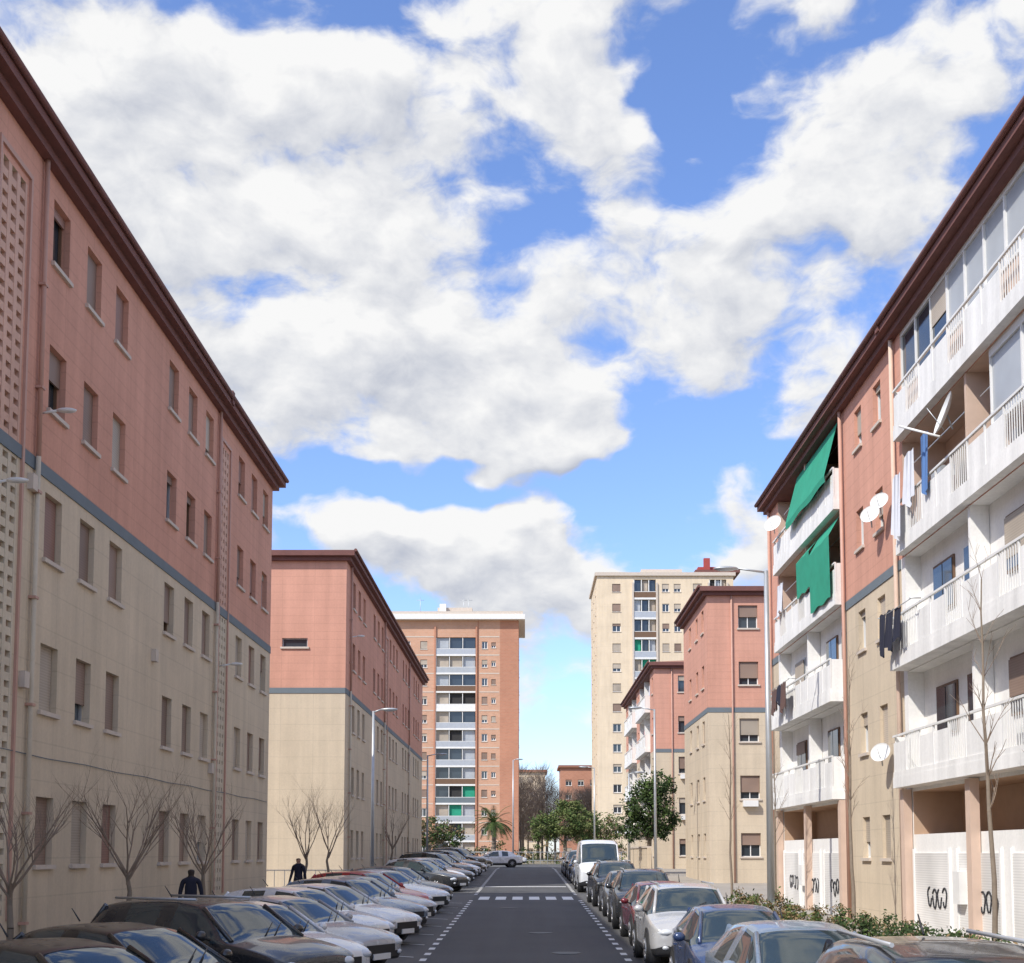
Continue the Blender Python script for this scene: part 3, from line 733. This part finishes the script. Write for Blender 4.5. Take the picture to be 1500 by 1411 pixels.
def leafy(name,x,y,z0,blobs,n,size,mats,trunk=None):
    rr=random.Random(int(x*10+y)); mb=MB()
    if trunk:
        mb.tube((0,0,0),(0,0,trunk*.6),.22,.16,'bark',10); mb.tube((0,0,trunk*.6),(.1,0,trunk),.16,.12,'bark',10)
        for b_ in blobs: mb.tube((.05,0,trunk*.8),tuple(b_[0]),.09,.03,'bark',6)
    for (c,r) in blobs:
        m=max(20,int(n*(r[0]*r[1]*r[2])**.67/sum((q[1][0]*q[1][1]*q[1][2])**.67 for q in blobs)))
        cl=[(Vector((rr.gauss(0,1),rr.gauss(0,1),rr.gauss(0,1))).normalized()*rr.uniform(.55,1.05),rr.choice(mats)) for _ in range(max(5,m//28))]
        for i in range(m):
            cc,k=rr.choice(cl)
            q=cc+Vector((rr.gauss(0,.14),rr.gauss(0,.14),rr.gauss(0,.12)))
            if rr.random()<.25: k=rr.choice(mats)
            p_=Vector((c[0]+q.x*r[0],c[1]+q.y*r[1],c[2]+q.z*r[2]))
            if p_.z<.02: continue
            a=Vector((rr.gauss(0,1),rr.gauss(0,1),rr.gauss(0,1))).normalized(); b2=a.orthogonal().normalized(); s=size*rr.uniform(.6,1.3)
            mb.quad([p_-a*s,p_-b2*s*.5,p_+a*s,p_+b2*s*.5],k)
    return mb.obj(name,None,(x,y,z0))
leafy('evergreen_tree',7.6,76,g(76)+.1,[((0,0,3.9),(1.5,1.5,1.7)),((.5,-.2,5.2),(1.1,1.1,1.2)),((-.7,.3,3.0),(1.1,1.1,1.0)),((.9,.2,3.2),(1.0,1.0,1.0))],7000,.11,['leaf1','leaf1','leaf2'],2.6)
leafy('leafy_tree',4.4,140,g(140),[((0,0,4.8),(2.4,2.2,1.9)),((-2.4,0,4.0),(1.7,1.7,1.5)),((2.3,0,4.4),(1.9,1.7,1.6)),((.6,.3,6.3),(1.5,1.5,1.2))],7000,.16,['leaf2','leaf3','leaf3'],3)
leafy('leafy_tree',9.5,150,g(140),[((0,0,4.0),(2.4,2.2,1.9)),((-2.0,0,3.4),(1.7,1.7,1.5))],3500,.16,['leaf2','dry','leaf3'],2.6)
leafy('leafy_tree',-10,128,g(140),[((0,0,3.4),(2.2,2.2,1.5)),((-2.4,0,3.0),(1.7,1.7,1.2)),((2.2,0,2.8),(1.6,1.5,1.2))],3500,.15,['leaf1','leaf2','dry'],2.2)
leafy('hedge',0,136,g(140),[((-16+i*2.6,R.uniform(-.4,.4),.8),(1.7,.8,1.1+.4*(i%3))) for i in range(15)],7000,.14,['leaf2','leaf1','leaf3','dry'])
leafy('dry_shrubs',6.6,0,.12,[((.5+R.uniform(-.9,.9),31+i*.75,g(31+i*.75)+.2),(.5,.45,.30+.15*(i%3))) for i in range(13)],7000,.05,['dry','leaf2','leaf3','dry','leaf1'])
leafy('hedge',7.0,0,.12,[((R.uniform(-.2,.2),14+i*.6,g(14+i*.6)+.4),(.55,.5,.5)) for i in range(22)],13000,.045,['leaf1','leaf1','leaf2','leaf1','dry'])
dw=MB(); rr=random.Random(5)
for t in range(26):
    x=rr.uniform(-3,20); y=rr.uniform(205,240); hh=rr.uniform(11,15) if x>9 else rr.uniform(13,19)
    dw.tube((x,y,1),(x,y,hh*.6),.25,.12,'bark',5,False)
    for i in range(1000):
        a=rr.uniform(0,6.28); e=rr.uniform(.5,1.4); tt=rr.uniform(.3,.95); wd=3.1*math.sqrt(max(.03,1-((tt-.58)/.40)**2)); rd=rr.uniform(0,wd)
        q=Vector((x+math.cos(a)*rd,y+math.sin(a)*rd,hh*tt))
        d=Vector((math.cos(a)*math.cos(e),math.sin(a)*math.cos(e),math.sin(e)))*rr.uniform(1.0,2.2); w=d.orthogonal().normalized()*.028
        dw.quad([q-w,q+w,q+d],'twig')
dw.obj('distant_bare_trees')
pl=MB(); rr=random.Random(3)
for i in range(10): pl.tube((0,0,i*.42),(0,0,(i+1)*.42+.03),.26-.005*i,.22,'bark',10)
for i in range(44):
    a=i*2.4; el=rr.uniform(-.3,1.3); q=Vector((0,0,4.3)); d=Vector((math.cos(a)*math.cos(el),math.sin(a)*math.cos(el),math.sin(el))); ln=rr.uniform(2.1,2.7); n=11; k=rr.choice(['leaf1','leaf2','leaf2'])
    for j in range(n):
        d2=(d+Vector((0,0,-.13))).normalized(); e=q+d2*ln/n; pl.tube(q,e,.025,.02,k,4,False)
        sd=d2.cross(Vector((0,0,1))).normalized()
        for s in(-1,1):
            for h_ in (0,.5):
                b0=q.lerp(e,h_); l=.55*(1-abs(j/n-.45)*1.1); tip=b0+sd*s*l+d2*l*.5+Vector((0,0,-.18*l)); pl.quad([b0,b0+d2*.07,tip],k)
        q=e;d=d2
pl.obj('palm_tree',None,(-3.3,128,g(128)))

fm=MB()
for i in range(60):
    x=-24+i*.8; fm.tube((x,134,g(134)),(x,134,g(134)+1.3),.03,.03,'metal',5,False)
for z in (.4,1.3): fm.tube((-24,134,g(134)+z),(24,134,g(134)+z),.035,.035,'metal',5)
fm.obj('metal_fence')
wm=MB(); wm.box(7.2,7.45,73,86,.5,2.6,'beige'); wm.box(7.15,7.5,73,86,2.6,2.7,'sill'); wm.obj('garden_wall')
wf=MB()
for i in range(26):
    x=-17+i*.42; wf.tube((x,50.5,g(50)+.1),(x,50.5,g(50)+1.15),.015,.015,'metal',5,False)
for z in (.25,1.15): wf.tube((-17,50.5,g(50)+z),(-6.9,50.5,g(50)+z),.02,.02,'metal',5)
wf.obj('railing')
wf=MB()
for i in range(28):
    y=18+i*.9; wf.tube((5.6,y,g(y)+.1),(5.6,y,g(y)+.75),.03,.03,'plast',6)
    if i<27: wf.tube((5.6,y,g(y)+.7),(5.6,y+.9,g(y+.9)+.7),.02,.02,'plast',5,False)
wf.obj('low_railing')

# ------------------------------------------------------------------ people
def person(x,y,rz,top):
    vs=[(0,0,.92),(0,.01,1.1),(0,0,1.3),(0,.0,1.44),(0,.01,1.52),(0,.02,1.60),(0,.02,1.68)]
    rs=[.15,.14,.16,.12,.055,.09,.085]; es=[(i,i+1) for i in range(6)]
    def add(p,r,par): vs.append(p); rs.append(r); es.append((par,len(vs)-1)); return len(vs)-1
    for s in(-1,1):
        a=add((s*.18,0,1.40),.065,3); b_=add((s*.24,.02,1.14),.05,a); c=add((s*.24,.12*s+.06,.90),.038,b_); c2=add((s*.24,.14*s+.07,.82),.035,c)
        for q in range(4): add((s*(.215+.017*q),.14*s+.10+.005*q,.745-.004*abs(q-1.5)),.009,c2)
        add((s*.20,.14*s+.11,.79),.010,c2)
        h=add((s*.10,0,.86),.10,0); k=add((s*.10,.10*s,.48),.065,h); an=add((s*.10,.12*s-.10,.09),.045,k); add((s*.10,.12*s+.08,.04),.035,an)
    me=bpy.data.meshes.new('walking_person'); me.from_pydata(vs,es,[]); o=bpy.data.objects.new('tmpp',me); scene.collection.objects.link(o)
    o.modifiers.new('k','SKIN')
    for i,r in enumerate(rs): me.skin_vertices[0].data[i].radius=(r,r*.8 if i<4 else r)
    me.skin_vertices[0].data[0].use_root=True
    o.modifiers.new('s','SUBSURF').levels=2
    dg=bpy.context.evaluated_depsgraph_get(); dg.update(); ev=bpy.data.meshes.new_from_object(o.evaluated_get(dg)); bpy.data.objects.remove(o)
    ev.materials.clear()
    for k in (top,'skin','hair','cloth1'): ev.materials.append(M[k])
    for pl_ in ev.polygons:
        c=pl_.center; pl_.use_smooth=True
        pl_.material_index=0 if c.z>.88 else 3
        if c.z>1.50: pl_.material_index=2 if (c.z>1.64 or c.y<.02) else 1
        if abs(c.x)>.17 and c.z<.84 and c.z>.7: pl_.material_index=1
    ob=bpy.data.objects.new('walking_person',ev); scene.collection.objects.link(ob); ob.location=(x,y,g(y)+.14); ob.rotation_euler=(0,0,rz)
person(-7.75,28.6,.2,'cloth1'); person(-7.6,41.3,2.9,'cloth1')

# ------------------------------------------------------------------ sky, sun
SUN_EL=45; SUN_AZ=45   # degrees; sun behind the camera and to the left
w=bpy.data.worlds.new('World'); scene.world=w; w.use_nodes=True; nt=w.node_tree
try: w.cycles.sampling_method='NONE'
except Exception as e: print(e)
for n in list(nt.nodes): nt.nodes.remove(n)
out=N(nt,'ShaderNodeOutputWorld'); bg=N(nt,'ShaderNodeBackground'); STR=.15; bg.inputs[1].default_value=STR
sky=N(nt,'ShaderNodeTexSky'); sky.sky_type='NISHITA'; sky.sun_disc=False; sky.sun_elevation=rad(SUN_EL); sky.sun_rotation=rad(180+SUN_AZ)
sky.air_density=1.0; sky.dust_density=.6; sky.ozone_density=2
skc=scaled(nt,sky.outputs[0],(1.25,1.36,1.72))
grp=bpy.data.node_groups.new('cloud_density','ShaderNodeTree')
grp.interface.new_socket('Vector',in_out='INPUT',socket_type='NodeSocketVector'); grp.interface.new_socket('Density',in_out='OUTPUT',socket_type='NodeSocketFloat')
gi=grp.nodes.new('NodeGroupInput'); go=grp.nodes.new('NodeGroupOutput'); P=gi.outputs[0]
nz=noise(grp,scaled(grp,P,(1,1,1.5)),8,3,.6)
sub=N(grp,'ShaderNodeVectorMath',operation='SUBTRACT'); grp.links.new(nz.outputs['Color'],sub.inputs[0]); sub.inputs[1].default_value=(.5,.5,.5)
wv=scaled(grp,sub.outputs[0],(.17,.17,.13)); ad=N(grp,'ShaderNodeVectorMath',operation='ADD'); grp.links.new(P,ad.inputs[0]); grp.links.new(wv,ad.inputs[1]); PW=ad.outputs[0]
wv2=scaled(grp,sub.outputs[0],(.06,.06,.05)); ad2=N(grp,'ShaderNodeVectorMath',operation='ADD'); grp.links.new(P,ad2.inputs[0]); grp.links.new(wv2,ad2.inputs[1])
n1=noise(grp,scaled(grp,ad2.outputs[0],(1,1,1.6)),8.5,7,.56).outputs[0]
val=mth(grp,'ADD',mth(grp,'MULTIPLY',mth(grp,'SUBTRACT',n1,.5),4.2),.34)
blobs=[(-20,29,.20,.13,.65),(-6,27.5,.20,.05,.35),(-4,21.8,.13,.05,.75),(17,28,.15,.12,.55),(-1.8,14.6,.11,.035,1.15),(-1,12,.10,.04,.6),(3.2,19,.05,.022,.7),(4,33,.09,.05,.25),
 (1.6,8.2,.045,.02,.7),(10.5,14,.04,.03,.5),(8,30.5,.035,.09,-.6),(10,19.5,.08,.04,-.8),(-10.5,17.0,.09,.022,-1.0),(-9,13,.03,.04,-.7),(-12,25.5,.05,.03,-.6),(-4.5,33.8,.10,.015,-.55),(-11.5,35,.05,.02,-.6),
 (6.5,15.2,.05,.04,-1.0),(9.5,34.5,.04,.04,-.5),(18,34.5,.07,.015,-.5),(-1,17.6,.14,.012,-.75),(12.5,26.3,.02,.02,-.6),(2.2,4.5,.12,.02,-.7),(7.5,24,.03,.02,-.3)]
for az,el,rx,rz_,wt in blobs:
    a=rad(az);e=rad(el); c=(math.sin(a)*math.cos(e),math.cos(a)*math.cos(e),math.sin(e))
    s_=N(grp,'ShaderNodeVectorMath',operation='SUBTRACT'); grp.links.new(PW,s_.inputs[0]); s_.inputs[1].default_value=c
    m_=scaled(grp,s_.outputs[0],(1/rx,1/rx*.7,1/rz_)); l_=N(grp,'ShaderNodeVectorMath',operation='LENGTH'); grp.links.new(m_,l_.inputs[0])
    mr_=N(grp,'ShaderNodeMapRange',interpolation_type='SMOOTHSTEP'); grp.links.new(l_.outputs['Value'],mr_.inputs[0])
    mr_.inputs[1].default_value=0; mr_.inputs[2].default_value=1.7; mr_.inputs[3].default_value=wt; mr_.inputs[4].default_value=0
    val=mth(grp,'ADD',val,mr_.outputs[0])
grp.links.new(val,go.inputs[0])
tc=N(nt,'ShaderNodeTexCoord'); V=tc.outputs['Generated']
def dens(off):
    a=N(nt,'ShaderNodeVectorMath',operation='ADD'); nt.links.new(V,a.inputs[0]); a.inputs[1].default_value=off
    q=nt.nodes.new('ShaderNodeGroup'); q.node_tree=grp; nt.links.new(a.outputs[0],q.inputs[0]); return q.outputs[0]
d0=dens((0,0,0)); d1=dens((-.007,0,.018))
al=N(nt,'ShaderNodeMapRange',interpolation_type='SMOOTHSTEP'); nt.links.new(d0,al.inputs[0]); al.inputs[1].default_value=.08; al.inputs[2].default_value=.72
sh=mth(nt,'ADD',mth(nt,'MULTIPLY',mth(nt,'SUBTRACT',d0,d1),.75),.70)
sh=mth(nt,'SUBTRACT',sh,mth(nt,'MULTIPLY',mth(nt,'SUBTRACT',d0,.8),.14),clamp=True)
cm=N(nt,'ShaderNodeMix',data_type='RGBA'); nt.links.new(sh,cm.inputs['Factor'])
cm.inputs['A'].default_value=(3.2,3.45,4.1,1); cm.inputs['B'].default_value=(6.3,6.3,6.3,1)
mx=N(nt,'ShaderNodeMix',data_type='RGBA'); nt.links.new(al.outputs[0],mx.inputs['Factor']); nt.links.new(skc,mx.inputs['A']); nt.links.new(cm.outputs['Result'],mx.inputs['B'])
nt.links.new(mx.outputs['Result'],bg.inputs[0]); nt.links.new(bg.outputs[0],out.inputs[0])
sl=bpy.data.lights.new('sun','SUN'); sl.energy=4.5; sl.angle=rad(.5); sl.color=(1,.96,.89)
so=bpy.data.objects.new('sun',sl); scene.collection.objects.link(so)
d=Vector((math.sin(rad(SUN_AZ))*math.cos(rad(SUN_EL)),math.cos(rad(SUN_AZ))*math.cos(rad(SUN_EL)),-math.sin(rad(SUN_EL))))
so.rotation_euler=d.to_track_quat('-Z','Y').to_euler(); so.location=(-30,-30,50)

cam=bpy.data.cameras.new('camera'); co=bpy.data.objects.new('camera',cam); scene.collection.objects.link(co); scene.camera=co
co.location=(0,0,CAMH); co.rotation_euler=(rad(94.5),0,0); cam.sensor_width=36; cam.lens=43.2; cam.shift_x=-.0133; cam.shift_y=.2683; cam.clip_start=.1; cam.clip_end=6000
scene.view_settings.view_transform='Standard'; scene.view_settings.look='None'; scene.view_settings.exposure=0
